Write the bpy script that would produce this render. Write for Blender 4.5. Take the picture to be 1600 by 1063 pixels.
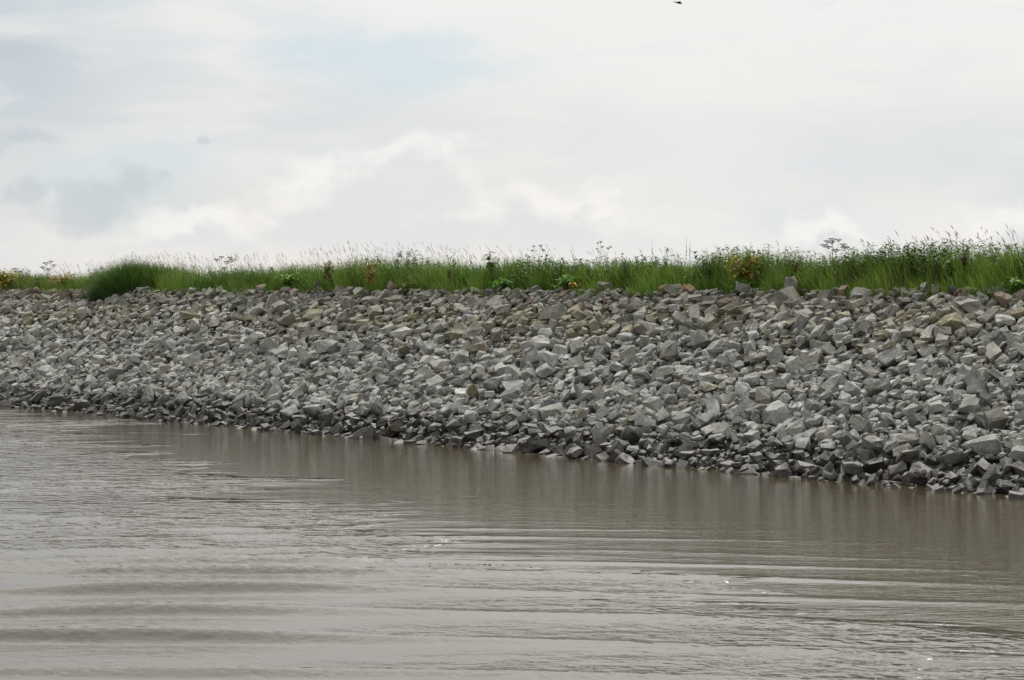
import bpy, bmesh, math, random
import numpy as np
from mathutils import Vector, Matrix

for o in list(bpy.data.objects):
    bpy.data.objects.remove(o)
SC = bpy.context.scene
COL = SC.collection
rng = np.random.default_rng(11)
random.seed(11)


# ------------------------------------------------------------------ camera
# World: the water's edge runs along X at Y=0, the bank rises towards +Y, water at Z=0.
FPX = 3390.0                      # focal length in pixels of a 1600 px wide picture
CAMH, CAMD = 3.0, 25.9            # height above the water, distance from the water's edge
FW = np.array([-0.7764, 0.6303])  # heading on the ground
RT = np.array([0.6303, 0.7764])
PITCH = math.atan(73.5 / FPX)
cam = bpy.data.objects.new('camera', bpy.data.cameras.new('camera'))
COL.objects.link(cam)
cam.location = (0, -CAMD, CAMH)
cam.data.sensor_width = 23.6
cam.data.lens = 50.0
cam.data.clip_start = 0.1
cam.data.clip_end = 9000
cam.rotation_euler = (math.pi / 2 - PITCH, 0, math.atan2(-FW[0], FW[1]))
SC.camera = cam

# ------------------------------------------------------------------ sun, sky, exposure
SUN_EL = math.radians(52)
_a = math.radians(10)             # to the right of the camera's heading
sd = FW * math.cos(_a) + RT * math.sin(_a)
SUN_DIR = Vector((sd[0] * math.cos(SUN_EL), sd[1] * math.cos(SUN_EL), math.sin(SUN_EL)))
sun = bpy.data.objects.new('sun', bpy.data.lights.new('sun', 'SUN'))
COL.objects.link(sun)
sun.data.energy = 2.6
sun.data.angle = math.radians(8)
sun.data.color = (1.0, 0.965, 0.91)
sun.rotation_euler = (-SUN_DIR).to_track_quat('-Z', 'Y').to_euler()
sun.location = (0, 0, 60)

SC.view_settings.view_transform = 'Standard'
SC.view_settings.look = 'None'
SC.view_settings.exposure = 0.0
SC.view_settings.gamma = 1.0
SC.view_settings.use_curve_mapping = False
SC.cycles.use_denoising = True
SC.cycles.max_bounces = 5
SC.cycles.diffuse_bounces = 2
SC.cycles.glossy_bounces = 2
SC.cycles.transmission_bounces = 3
SC.cycles.sample_clamp_direct = 1.6
SC.cycles.sample_clamp_indirect = 4.0
SC.cycles.caustics_reflective = False
SC.cycles.caustics_refractive = False


class NT:
    """small helper to write node trees"""
    def __init__(self, tree):
        self.t = tree
        tree.nodes.clear()

    def n(self, typ, **kw):
        nd = self.t.nodes.new(typ)
        for k, v in kw.items():
            setattr(nd, k, v)
        return nd

    def put(self, sock, v):
        if v is None:
            return
        if hasattr(v, 'is_output'):
            self.t.links.new(v, sock)
        else:
            sock.default_value = v

    def m(self, op, a, b=None, c=None, clamp=False):
        nd = self.n('ShaderNodeMath', operation=op)
        nd.use_clamp = clamp
        for i, v in enumerate((a, b, c)):
            self.put(nd.inputs[i], v)
        return nd.outputs[0]

    def v(self, op, a, b=None, scale=None):
        nd = self.n('ShaderNodeVectorMath', operation=op)
        self.put(nd.inputs[0], a)
        self.put(nd.inputs[1], b)
        if scale is not None:
            self.put(nd.inputs['Scale'], scale)
        return nd.outputs['Value'] if op in ('DOT_PRODUCT', 'LENGTH') else nd.outputs[0]

    def xyz(self, x, y, z):
        nd = self.n('ShaderNodeCombineXYZ')
        for i, v in enumerate((x, y, z)):
            self.put(nd.inputs[i], v)
        return nd.outputs[0]

    def noise(self, vec, scale, detail=4.0, rough=0.55, dist=0.0, out='Fac'):
        nd = self.n('ShaderNodeTexNoise')
        self.put(nd.inputs['Vector'], vec)
        nd.inputs['Scale'].default_value = scale
        nd.inputs['Detail'].default_value = detail
        nd.inputs['Roughness'].default_value = rough
        nd.inputs['Distortion'].default_value = dist
        return nd.outputs[out]

    def ss(self, x, lo, hi, a=0.0, b=1.0):
        nd = self.n('ShaderNodeMapRange', interpolation_type='SMOOTHSTEP')
        self.put(nd.inputs[0], x)
        for i, v in zip((1, 2, 3, 4), (lo, hi, a, b)):
            self.put(nd.inputs[i], v)
        return nd.outputs[0]

    def mix(self, f, a, b, blend='MIX'):
        nd = self.n('ShaderNodeMix', data_type='RGBA', blend_type=blend)
        self.put(nd.inputs['Factor'], f)
        for s, v in ((nd.inputs[6], a), (nd.inputs[7], b)):
            if isinstance(v, (tuple, list)) and len(v) == 3:
                v = (*v, 1)
            self.put(s, v)
        return nd.outputs[2]


def make_world():
    w = bpy.data.worlds.new('World')
    SC.world = w
    w.use_nodes = True
    T = NT(w.node_tree)
    sky = T.n('ShaderNodeTexSky', sky_type='NISHITA')
    sky.sun_disc = False
    sky.sun_elevation = SUN_EL
    sky.sun_rotation = math.atan2(SUN_DIR.x, SUN_DIR.y)
    sky.air_density = 1.0
    sky.dust_density = 2.0
    STR = 0.1
    tc = T.n('ShaderNodeTexCoord')
    d = T.v('NORMALIZE', tc.outputs['Generated'])
    fx = T.v('DOT_PRODUCT', d, (FW[0], FW[1], 0))
    rx = T.v('DOT_PRODUCT', d, (RT[0], RT[1], 0))
    az = T.m('ARCTAN2', rx, fx)                    # compass bearing
    sp = T.n('ShaderNodeSeparateXYZ')
    T.put(sp.inputs[0], d)
    el = T.m('ARCSINE', sp.outputs[2])
    P = T.xyz(T.m('MULTIPLY', az, 1.43), T.m('MULTIPLY', el, 3.4), 0.3)
    Q = T.xyz(T.m('MULTIPLY', az, 1.43), T.m('MULTIPLY', el, 1.8), 4.0)
    # ragged edges
    w1 = T.noise(Q, 16, 6, 0.6)
    w2 = T.noise(T.v('ADD', Q, (7.3, 2.1, 0)), 16, 6, 0.6)
    az2 = T.m('ADD', az, T.m('MULTIPLY', T.m('SUBTRACT', w1, 0.5), 0.07))
    el2 = T.m('ADD', el, T.m('MULTIPLY', T.m('SUBTRACT', w2, 0.5), 0.04))

    def blob(px, py, rpx, rpy, warp=True):
        a, e = (az2, el2) if warp else (az, el)
        cx, cy = math.atan((px - 800) / FPX), math.atan((458 - py) / FPX)
        x = T.m('DIVIDE', T.m('SUBTRACT', a, cx), rpx / FPX)
        y = T.m('DIVIDE', T.m('SUBTRACT', e, cy), rpy / FPX)
        r = T.m('SQRT', T.m('ADD', T.m('MULTIPLY', x, x), T.m('MULTIPLY', y, y)))
        return T.m('SUBTRACT', 1.0, r, clamp=True)

    def c(r, g, b):
        return (r / STR, g / STR, b / STR)
    big = T.noise(P, 3.2, 5, 0.5)
    streak = T.noise(T.xyz(T.m('MULTIPLY', az, 1.43), T.m('MULTIPLY', el, 6.4), 2.0), 7, 6, 0.55, 0.4)
    fine = T.noise(Q, 22, 6, 0.6)
    # veil of cloud, brighter towards the hidden sun
    ds = T.v('DOT_PRODUCT', d, tuple(SUN_DIR))
    glow = T.m('ADD', T.ss(ds, 0.50, 0.90), T.ss(az, -0.25, 0.35, 0.0, 0.25))
    t = T.m('ADD', T.m('MULTIPLY', T.m('SUBTRACT', big, 0.5), 1.9), T.m('ADD', T.m('MULTIPLY', glow, 1.15), 0.12), clamp=True)
    veil = T.mix(t, c(0.60, 0.655, 0.70), c(0.875, 0.868, 0.855))
    veil = T.mix(T.ss(el, 0.10, 0.40, 0.0, 0.8), veil, T.mix(big, c(0.92, 0.945, 0.975), c(1.1, 1.1, 1.1)))
    veil = T.mix(1.0, veil, T.mix(T.ss(ds, 0.70, 0.98), (1, 1, 1), (2.5, 2.5, 2.45)), 'MULTIPLY')   # the veiled sun's own brightness
    warm = T.ss(T.noise(T.v('ADD', P, (3.1, 0.4, 0)), 3.0, 3, 0.5), 0.42, 0.62)
    low = T.ss(el, 0.14, 0.01)
    veil = T.mix(T.m('MULTIPLY', T.m('MULTIPLY', T.m('ADD', T.m('MULTIPLY', warm, 0.6), 0.4), low), 0.8), veil, c(0.89, 0.845, 0.79))
    veil = T.mix(T.m('MULTIPLY', T.ss(streak, 0.44, 0.68), 0.6), veil, c(0.89, 0.868, 0.838))
    streak2 = T.noise(T.xyz(T.m('MULTIPLY', az, 1.43), T.m('MULTIPLY', el, 5.0), 9.0), 5.0, 6, 0.6, 0.5)
    veil = T.mix(T.ss(streak2, 0.46, 0.70, 0.0, 0.48), veil, c(0.70, 0.75, 0.79))
    # openings to the blue
    hole = T.m('MAXIMUM', T.ss(blob(600, 96, 330, 66), 0.05, 0.75), T.m('MULTIPLY', T.ss(blob(310, 40, 420, 90), 0.1, 0.9), 0.40))
    hole = T.m('MULTIPLY', hole, T.ss(streak, 0.68, 0.42))
    hole2 = T.m('MULTIPLY', T.ss(big, 0.40, 0.28), 0.7)
    hole = T.m('MAXIMUM', hole, hole2)
    blue = T.mix(0.72, sky.outputs[0], c(0.64, 0.765, 0.83))
    grey = T.m('MAXIMUM', T.ss(blob(-40, 90, 420, 230), 0.0, 0.9), T.m('MULTIPLY', T.ss(blob(-120, 330, 300, 120), 0.0, 0.8), 0.6))
    veil = T.mix(T.m('MULTIPLY', grey, T.ss(streak, 0.75, 0.35, 0.25, 0.95)), veil, c(0.54, 0.605, 0.655))
    col = T.mix(T.m('MULTIPLY', hole, 0.85), veil, blue)
    # bright heap cloud low over the bank, with grey bellies
    HEAPS = ((560, 290, 190, 95), (640, 262, 150, 70), (545, 350, 220, 80), (700, 335, 240, 85), (860, 330, 170, 60), (1290, 370, 110, 36), (1600, 350, 110, 60), (330, 370, 200, 50))
    fine2 = T.noise(T.v('ADD', Q, (0.006, 0.024, 0)), 22, 6, 0.6)

    def heap_density(noise, dy):
        h = None
        for (px, py, rx_, ry_) in HEAPS:
            b = blob(px, py + dy, rx_, ry_)
            h = b if h is None else T.m('MAXIMUM', h, b)
        return T.ss(T.m('ADD', h, T.m('MULTIPLY', T.m('SUBTRACT', noise, 0.5), 1.5)), 0.12, 0.62)
    d0 = heap_density(fine, 0)
    d1 = heap_density(fine2, 34)       # what lies above, towards the light
    hc = T.mix(T.m('MULTIPLY', d1, 0.95), c(0.97, 0.945, 0.91), c(0.74, 0.75, 0.765))
    col = T.mix(T.m('MULTIPLY', d0, 0.66), col, hc)
    # small dark shreds
    fq = T.m('SUBTRACT', fine, 0.5)
    sh = None
    for (px, py, rx_, ry_) in ((42, 217, 70, 30), (228, 280, 84, 50), (130, 325, 120, 78), (322, 219, 34, 20), (30, 300, 60, 40)):
        b = blob(px, py, rx_, ry_)
        sh = b if sh is None else T.m('MAXIMUM', sh, b)
    sm = T.ss(T.m('ADD', sh, T.m('MULTIPLY', fq, 1.9)), 0.18, 0.85)
    col = T.mix(T.m('MULTIPLY', sm, 0.62), col, c(0.54, 0.595, 0.64))
    bg = T.n('ShaderNodeBackground')
    T.put(bg.inputs[0], col)
    bg.inputs[1].default_value = STR
    out = T.n('ShaderNodeOutputWorld')
    T.put(out.inputs[0], bg.outputs[0])


make_world()

# ------------------------------------------------------------------ helpers


def px_at(x, Y=7.5, y=None):
    """ground point on the line Y=const seen in photo column x -> (X, depth)"""
    dx, dy = FW + RT * ((x - 800) / FPX)
    t = (Y + CAMD) / dy
    return t * dx, t


def zpx(y, depth):
    """height of photo row y at that depth"""
    return CAMH + (458 - y) / FPX * depth


_TAB = {}


def vnoise(seed, step, x):
    """smooth 1-D value noise, -1..1"""
    if seed not in _TAB:
        _TAB[seed] = np.random.default_rng(seed).uniform(-1, 1, 4096)
    r = _TAB[seed]
    q = np.asarray(x, float) / step + 2000
    i = np.floor(q).astype(int)
    f = q - i
    f = f * f * (3 - 2 * f)
    return r[i % 4096] * (1 - f) + r[(i + 1) % 4096] * f


def vnoise2(seed, step, x, y):
    if (seed, 2) not in _TAB:
        _TAB[(seed, 2)] = np.random.default_rng(seed).uniform(-1, 1, (256, 256))
    r = _TAB[(seed, 2)]
    qx, qy = np.asarray(x, float) / step + 500, np.asarray(y, float) / step + 500
    i, j = np.floor(qx).astype(int), np.floor(qy).astype(int)
    f, g = qx - i, qy - j
    f, g = f * f * (3 - 2 * f), g * g * (3 - 2 * g)
    i0, i1, j0, j1 = i % 256, (i + 1) % 256, j % 256, (j + 1) % 256
    return (r[i0, j0] * (1 - f) + r[i1, j0] * f) * (1 - g) + (r[i0, j1] * (1 - f) + r[i1, j1] * f) * g


def mesh_np(name, V, F, cols=None, smooth=False):
    """V (n,3), F (m,3|4) -> mesh; cols (n,3) point colours named 'tint'"""
    me = bpy.data.meshes.new(name)
    V = np.ascontiguousarray(V, np.float32)
    F = np.ascontiguousarray(F, np.int32)
    k = F.shape[1]
    me.vertices.add(len(V))
    me.vertices.foreach_set('co', V.ravel())
    me.loops.add(F.size)
    me.loops.foreach_set('vertex_index', F.ravel())
    me.polygons.add(len(F))
    me.polygons.foreach_set('loop_start', np.arange(0, F.size, k, dtype=np.int32))
    me.polygons.foreach_set('loop_total', np.full(len(F), k, np.int32))
    me.update(calc_edges=True)
    me.polygons.foreach_set('use_smooth', np.full(len(F), smooth))
    if cols is not None:
        a = me.attributes.new('tint', 'FLOAT_COLOR', 'POINT')
        c4 = np.ones((len(V), 4), np.float32)
        c4[:, :3] = cols
        a.data.foreach_set('color', c4.ravel())
    return me


def obj(name, me, mat=None, parent=None, **props):
    o = bpy.data.objects.new(name, me)
    COL.objects.link(o)
    if mat is not None and me is not None:
        me.materials.clear()
        me.materials.append(mat)
    if parent is not None:
        o.parent = parent
    for k, v in props.items():
        o[k] = v
    return o


def thing(name, loc, label, category, group=None):
    o = obj(name, None, None, None, label=label, category=category)
    o.location = loc
    if group:
        o['group'] = group
    return o


class Geo:
    """collects vertices, triangles and colours for one mesh"""
    def __init__(self):
        self.V, self.F, self.C, self.n = [], [], [], 0

    def add(self, V, F, c):
        V = np.asarray(V, float).reshape(-1, 3)
        self.V.append(V)
        self.F.append(np.asarray(F, int).reshape(-1, 3) + self.n)
        c = np.asarray(c, float)
        self.C.append(np.broadcast_to(c, (len(V), 3)) if c.ndim == 1 else c)
        self.n += len(V)

    def tube(self, pts, r0, r1, c, k=4):
        pts = np.asarray(pts, float)
        m = len(pts)
        tang = np.gradient(pts, axis=0)
        tang /= np.linalg.norm(tang, axis=1)[:, None] + 1e-9
        ref = np.array([0.31, 0.95, 0.05])
        a = np.cross(tang, ref)
        a /= np.linalg.norm(a, axis=1)[:, None] + 1e-9
        b = np.cross(tang, a)
        rr = np.linspace(r0, r1, m)[:, None]
        ang = np.arange(k) * 2 * math.pi / k
        V = (pts[:, None, :] + rr[:, :, None] * (np.cos(ang)[None, :, None] * a[:, None, :] + np.sin(ang)[None, :, None] * b[:, None, :])).reshape(-1, 3)
        F = []
        for i in range(m - 1):
            for j in range(k):
                p, q = i * k + j, i * k + (j + 1) % k
                F += [(p, q, q + k), (p, q + k, p + k)]
        self.add(V, F, c)

    def blob(self, c0, r, c, flat=1.0, jit=0.25):
        """low-poly seed cluster (octahedron with jitter)"""
        D = np.array([(1, 0, 0), (-1, 0, 0), (0, 1, 0), (0, -1, 0), (0, 0, 1), (0, 0, -1)], float)
        D *= (1 + rng.uniform(-jit, jit, (6, 1))) * r
        D[:, 2] *= flat
        F = [(0, 2, 4), (2, 1, 4), (1, 3, 4), (3, 0, 4), (2, 0, 5), (1, 2, 5), (3, 1, 5), (0, 3, 5)]
        self.add(D + np.asarray(c0, float), F, c)

    def leaf(self, p, d, up, L, W, c, fold=0.25):
        """pointed leaf folded on its midrib, drooping to its tip"""
        p, d, up = np.asarray(p, float), np.asarray(d, float), np.asarray(up, float)
        d = d / (np.linalg.norm(d) + 1e-9)
        s = np.cross(d, up)
        s /= np.linalg.norm(s) + 1e-9
        n = np.cross(s, d)
        V = [p, p + d * L * 0.42 + s * W / 2 + n * W * fold, p + d * L * 0.45, p + d * L * 0.42 - s * W / 2 + n * W * fold, p + d * L - n * L * 0.12]
        self.add(V, [(0, 1, 2), (0, 2, 3), (2, 1, 4), (3, 2, 4)], c)

    def mesh(self, name, smooth=False):
        return mesh_np(name, np.concatenate(self.V), np.concatenate(self.F), np.concatenate(self.C), smooth)


# ------------------------------------------------------------------ materials


def material(name):
    m = bpy.data.materials.new(name)
    m.use_nodes = True
    return m, NT(m.node_tree)


def finish(T, shader, disp=None):
    out = T.n('ShaderNodeOutputMaterial')
    T.put(out.inputs[0], shader)


def tint(T):
    return T.n('ShaderNodeAttribute', attribute_name='tint').outputs['Color']


def mat_stone():
    m, T = material('broken_stone')
    pos = T.n('ShaderNodeNewGeometry').outputs['Position']
    sp = T.n('ShaderNodeSeparateXYZ')
    T.put(sp.inputs[0], pos)
    n1 = T.noise(pos, 5.5, 5, 0.6)
    n2 = T.noise(T.v('ADD', pos, (9, 3, 5)), 34, 5, 0.65)
    n3 = T.noise(T.v('ADD', pos, (2, 8, 1)), 1.3, 3, 0.5)
    col = tint(T)
    col = T.mix(1.0, col, T.mix(T.ss(n1, 0.3, 0.7), (0.74, 0.74, 0.73), (1.2, 1.2, 1.19)), 'MULTIPLY')
    col = T.mix(1.0, col, T.mix(T.ss(n2, 0.3, 0.7), (0.66, 0.66, 0.65), (1.26, 1.26, 1.25)), 'MULTIPLY')
    # rusty and lichen stains in patches
    col = T.mix(T.m('MULTIPLY', T.ss(n3, 0.50, 0.68), T.ss(n1, 0.42, 0.66, 0.0, 0.6)), col, (0.20, 0.165, 0.09))
    # tide-wet foot of the bank
    wz = T.m('ADD', sp.outputs[2], T.m('MULTIPLY', T.m('SUBTRACT', T.noise(pos, 2.2, 4, 0.6), 0.5), 0.60))
    wet = T.ss(wz, 0.60, 0.34)
    col = T.mix(wet, col, T.mix(1.0, col, (0.27, 0.255, 0.24), 'MULTIPLY'))
    b = T.n('ShaderNodeBsdfPrincipled')
    T.put(b.inputs['Base Color'], col)
    T.put(b.inputs['Roughness'], T.m('ADD', 0.92, T.m('MULTIPLY', wet, -0.40)))
    b.inputs['Specular IOR Level'].default_value = 0.3
    bp = T.n('ShaderNodeBump')
    bp.inputs['Strength'].default_value = 0.75
    bp.inputs['Distance'].default_value = 0.03
    T.put(bp.inputs['Height'], T.m('ADD', T.m('MULTIPLY', n1, 0.9), T.m('MULTIPLY', n2, 0.45)))
    T.put(b.inputs['Normal'], bp.outputs[0])
    finish(T, b.outputs[0])
    return m


def mat_ground():
    m, T = material('bank_soil')
    pos = T.n('ShaderNodeNewGeometry').outputs['Position']
    n1 = T.noise(pos, 1.2, 5, 0.6)
    n2 = T.noise(pos, 14, 6, 0.65)
    sp = T.n('ShaderNodeSeparateXYZ')
    T.put(sp.inputs[0], pos)
    top = T.ss(T.m('ADD', sp.outputs[1], T.m('MULTIPLY', n1, 0.6)), 7.7, 8.2)
    soil = T.mix(T.ss(n2, 0.35, 0.7), (0.045, 0.040, 0.032), (0.14, 0.13, 0.115))
    turf = T.mix(T.ss(n2, 0.35, 0.7), (0.030, 0.042, 0.014), (0.075, 0.095, 0.03))
    b = T.n('ShaderNodeBsdfPrincipled')
    T.put(b.inputs['Base Color'], T.mix(top, soil, turf))
    b.inputs['Roughness'].default_value = 0.95
    b.inputs['Specular IOR Level'].default_value = 0.2
    bp = T.n('ShaderNodeBump')
    bp.inputs['Strength'].default_value = 0.8
    bp.inputs['Distance'].default_value = 0.06
    T.put(bp.inputs['Height'], n2)
    T.put(b.inputs['Normal'], bp.outputs[0])
    finish(T, b.outputs[0])
    return m


def mat_plant(name, trans=0.35, rough=0.6):
    m, T = material(name)
    pos = T.n('ShaderNodeNewGeometry').outputs['Position']
    n = T.noise(pos, 9, 3, 0.6)
    col = T.mix(1.0, tint(T), T.mix(n, (0.8, 0.8, 0.8), (1.2, 1.2, 1.2)), 'MULTIPLY')
    b = T.n('ShaderNodeBsdfPrincipled')
    T.put(b.inputs['Base Color'], col)
    b.inputs['Roughness'].default_value = rough
    b.inputs['Specular IOR Level'].default_value = 0.25
    if trans:
        tr = T.n('ShaderNodeBsdfTranslucent')
        T.put(tr.inputs[0], T.mix(1.0, col, (0.95, 1.15, 0.55), 'MULTIPLY'))
        mx = T.n('ShaderNodeMixShader')
        mx.inputs[0].default_value = trans
        T.put(mx.inputs[1], b.outputs[0])
        T.put(mx.inputs[2], tr.outputs[0])
        finish(T, mx.outputs[0])
    else:
        finish(T, b.outputs[0])
    return m


def mat_water():
    m, T = material('muddy_river_water')
    pos = T.n('ShaderNodeNewGeometry').outputs['Position']
    rip = T.n('ShaderNodeAttribute', attribute_name='ripple').outputs['Fac']
    # crests: image-wide lines on the wake side, lines along the bank nearer to it
    a = T.v('DOT_PRODUCT', pos, (FW[0], FW[1], 0))
    b_ = T.v('DOT_PRODUCT', pos, (RT[0], RT[1], 0))
    sp = T.n('ShaderNodeSeparateXYZ')
    T.put(sp.inputs[0], pos)
    V1 = T.xyz(T.m('MULTIPLY', b_, 0.42), a, 0.0)
    V2 = T.xyz(T.m('MULTIPLY', sp.outputs[0], 0.35), sp.outputs[1], 3.0)
    h1 = T.noise(V1, 4.2, 2, 0.45, 0.5)
    h2 = T.noise(V2, 5.6, 2, 0.45, 0.5)
    h3 = T.noise(V1, 13, 2, 0.5)
    mic = T.noise(T.xyz(T.m('MULTIPLY', b_, 0.4), a, 7.0), 6.5, 4, 0.6)
    pv = T.xyz(T.m('MULTIPLY', b_, 0.33), a, 1.0)
    # gusty patches: smooth lanes lie between the ruffled ones
    pn = T.noise(pv, 0.62, 4, 0.6, 0.6)
    cat = T.ss(T.m('ADD', rip, T.m('MULTIPLY', T.m('SUBTRACT', pn, 0.5), 3.0)), 0.34, 0.62, 0.02, 1.0)
    cat = T.m('MULTIPLY', cat, T.ss(rip, 0.0, 0.12))
    glass = T.n('ShaderNodeAttribute', attribute_name='glassy').outputs['Fac']
    cat = T.m('MULTIPLY', cat, T.m('SUBTRACT', 1.0, T.m('MULTIPLY', glass, 0.84)))
    big = T.m('ADD', T.m('ADD', T.m('MULTIPLY', h1, 0.052), T.m('MULTIPLY', h2, 0.046)), T.m('MULTIPLY', h3, 0.009))
    mic2 = T.noise(T.xyz(T.m('MULTIPLY', b_, 0.35), a, 11.0), 2.0, 3, 0.55)
    hh = T.m('ADD', T.m('ADD', T.m('MULTIPLY', big, cat), T.m('MULTIPLY', mic, 0.0070)), T.m('MULTIPLY', mic2, 0.0035))
    bp = T.n('ShaderNodeBump')
    bp.inputs['Strength'].default_value = 1.0
    bp.inputs['Distance'].default_value = 1.0
    T.put(bp.inputs['Height'], hh)
    mud = T.mix(T.noise(pos, 0.35, 3, 0.5), (0.052, 0.040, 0.022), (0.070, 0.054, 0.031))
    b = T.n('ShaderNodeBsdfPrincipled')
    T.put(b.inputs['Base Color'], mud)
    b.inputs['Roughness'].default_value = 0.025
    b.inputs['IOR'].default_value = 1.40
    T.put(b.inputs['Normal'], bp.outputs[0])
    finish(T, b.outputs[0])
    return m


def mat_plain(name, col, rough=0.7):
    m, T = material(name)
    pos = T.n('ShaderNodeTexCoord').outputs['Object']
    n = T.noise(pos, 12, 3, 0.6)
    b = T.n('ShaderNodeBsdfPrincipled')
    T.put(b.inputs['Base Color'], T.mix(n, tuple(0.75 * x for x in col), tuple(1.25 * x for x in col)))
    b.inputs['Roughness'].default_value = rough
    finish(T, b.outputs[0])
    return m


M_STONE = mat_stone()
M_GROUND = mat_ground()
M_GRASS = mat_plant('grass_blade', 0.35)
M_DRY = mat_plant('dry_stalk', 0.15, 0.8)
M_LEAF = mat_plant('weed_leaf', 0.30, 0.5)
M_WATER = mat_water()
M_BIRD = mat_plain('dark_plumage', (0.035, 0.035, 0.04))

# ------------------------------------------------------------------ ground: one sheet, river bed, slope, flat meadow
RUN, TOPZ = 7.5, 3.0
SL = math.hypot(RUN, TOPZ)
xs = np.concatenate([[-4000, -1500, -600, -250, -140, -100], np.arange(-80, -7.9, 0.5), [0, 12, 30, 80, 250, 800, 3000]])
prof = [(-60, -3.5), (-20, -3.2), (-6, -2.4), (0, -0.10), (2.5, 0.9), (5, 1.9), (7.2, 2.78), (7.7, 2.93), (8.6, 2.97), (10, 2.97), (14, 2.9), (30, 2.8), (120, 2.8), (600, 2.8), (6000, 2.8)]
Vg, Fg = [], []
for i, x in enumerate(xs):
    for (y, z) in prof:
        dz = 0.03 * float(vnoise(5, 1.7, x + 3.1 * y)) if 0 < y < 30 else 0
        Vg.append((x, y, z - 0.32 * (0 <= y < 7.6) + dz))
npf = len(prof)
for i in range(len(xs) - 1):
    for j in range(npf - 1):
        Fg.append((i * npf + j, (i + 1) * npf + j, (i + 1) * npf + j + 1, i * npf + j + 1))
obj('ground', mesh_np('ground', Vg, Fg, smooth=True), M_GROUND, kind='structure')

# ------------------------------------------------------------------ river: one sheet with the boat's wake in it


def wave_field(X, Y):
    a = X * FW[0] + (Y + CAMD) * FW[1]            # metres ahead of the boat
    b = X * RT[0] + (Y + CAMD) * RT[1]
    yb = np.interp(X, [-80, -62, -44.4, -26.6, -18.1, -12.6, 0], [0.6, 0.2, -1.2, -7.3, -10.2, -10.0, -10.5])
    yb = yb + 0.5 * vnoise2(31, 2.5, X, Y)
    inside = np.clip((yb - Y) / 2.2, 0, 1)
    inside = inside * inside * (3 - 2 * inside)
    rip = np.clip((yb + 0.8 - Y) / 5.0, 0, 1)
    # glassy swell low on the left
    g = np.exp(-(((b + 2.7) / 4.6) ** 2 + ((a - 19.2) / 5.4) ** 2))
    glass = np.clip(g * 1.5, 0, 1)
    ph = a + 0.09 * b + 0.012 * b * b + 0.75 * vnoise2(32, 1.9, a, b * 0.22) + 0.06 * vnoise2(33, 0.9, a, b * 0.5)
    s = 0.5 + 0.5 * np.sin(2 * math.pi * ph / 1.3)
    swell = 0.095 * (s ** 10.0) * np.clip(g * 1.35, 0, 1) * np.clip(0.75 + 0.7 * vnoise2(34, 1.2, a, b * 0.35), 0.3, 1.3)
    lane = np.clip(0.45 + 1.4 * vnoise2(94, 1.5, a, b * 0.28), 0, 1.3)
    ph2 = a * 0.93 - 0.30 * b + 0.35 * vnoise2(35, 2.2, X, Y)
    s2 = np.sin(2 * math.pi * ph2 / 0.62)
    w2 = 0.006 * s2 * inside * np.clip(0.5 + 0.8 * vnoise2(36, 2.4, X, Y), 0, 1.2)
    ph3 = Y + 0.10 * X + 0.3 * vnoise2(37, 2.0, X, Y)
    w3 = 0.003 * np.sin(2 * math.pi * ph3 / 0.75) * inside * np.clip(0.4 + 0.9 * vnoise2(38, 1.8, X * 0.5, Y), 0, 1.2)
    w4 = 0.016 * vnoise2(91, 0.55, a, b * 0.22) + 0.010 * vnoise2(92, 0.28, a, b * 0.25)
    w2, w3 = w2 * lane * (1 - 0.8 * glass), w3 * lane * (1 - 0.8 * glass)
    w4 = w4 * (1 - 0.35 * glass) * np.clip((yb + 0.5 - Y) / 2.5, 0, 1) * np.clip(0.55 + 1.0 * vnoise2(93, 2.6, a, b * 0.4), 0.05, 1.5) * (1 - 0.45 * glass)
    return swell + w2 + w3 + w4, rip, glass


gx = np.concatenate([[-4000, -1500, -500, -200, -120, -95, -84], np.arange(-77, -5.0, 0.11), [-3, 0, 3, 6, 12, 30, 80, 250, 800, 3000]])
gy = np.concatenate([[-3000, -900, -300, -120, -60, -40, -30, -24], np.arange(-20.5, 0.9, 0.075), [1.6]])
GX, GY = np.meshgrid(gx, gy, indexing='ij')
GZ, RIP, GLS = wave_field(GX, GY)
far = (GX < -77) | (GX > -5) | (GY < -20.5)
GZ = np.where(far, 0, GZ)
nx, ny = GX.shape
idx = np.arange(nx * ny).reshape(nx, ny)
Fw = np.stack([idx[:-1, :-1], idx[1:, :-1], idx[1:, 1:], idx[:-1, 1:]], -1).reshape(-1, 4)
mw = mesh_np('river', np.stack([GX, GY, GZ], -1).reshape(-1, 3), Fw, smooth=True)
at = mw.attributes.new('ripple', 'FLOAT', 'POINT')
at.data.foreach_set('value', RIP.astype(np.float32).ravel())
at = mw.attributes.new('glassy', 'FLOAT', 'POINT')
at.data.foreach_set('value', GLS.astype(np.float32).ravel())
obj('river', mw, M_WATER, kind='structure')

# ------------------------------------------------------------------ broken stones


def hull(points):
    bm = bmesh.new()
    for p in points:
        bm.verts.new(p)
    r = bmesh.ops.convex_hull(bm, input=bm.verts)
    junk = [e for e in set(r['geom_interior'] + r['geom_unused']) if isinstance(e, bmesh.types.BMVert)]
    bmesh.ops.delete(bm, geom=junk, context='VERTS')
    loose = [v for v in bm.verts if not v.link_faces]
    bmesh.ops.delete(bm, geom=loose, context='VERTS')
    bmesh.ops.triangulate(bm, faces=bm.faces)
    bm.verts.index_update()
    V = np.array([v.co[:] for v in bm.verts])
    F = np.array([[v.index for v in f.verts] for f in bm.faces])
    bm.free()
    cen = V.mean(0)
    n = np.cross(V[F[:, 1]] - V[F[:, 0]], V[F[:, 2]] - V[F[:, 0]])
    flip = ((V[F[:, 0]] - cen) * n).sum(1) < 0
    F[flip] = F[flip][:, ::-1]
    return V, F


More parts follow.
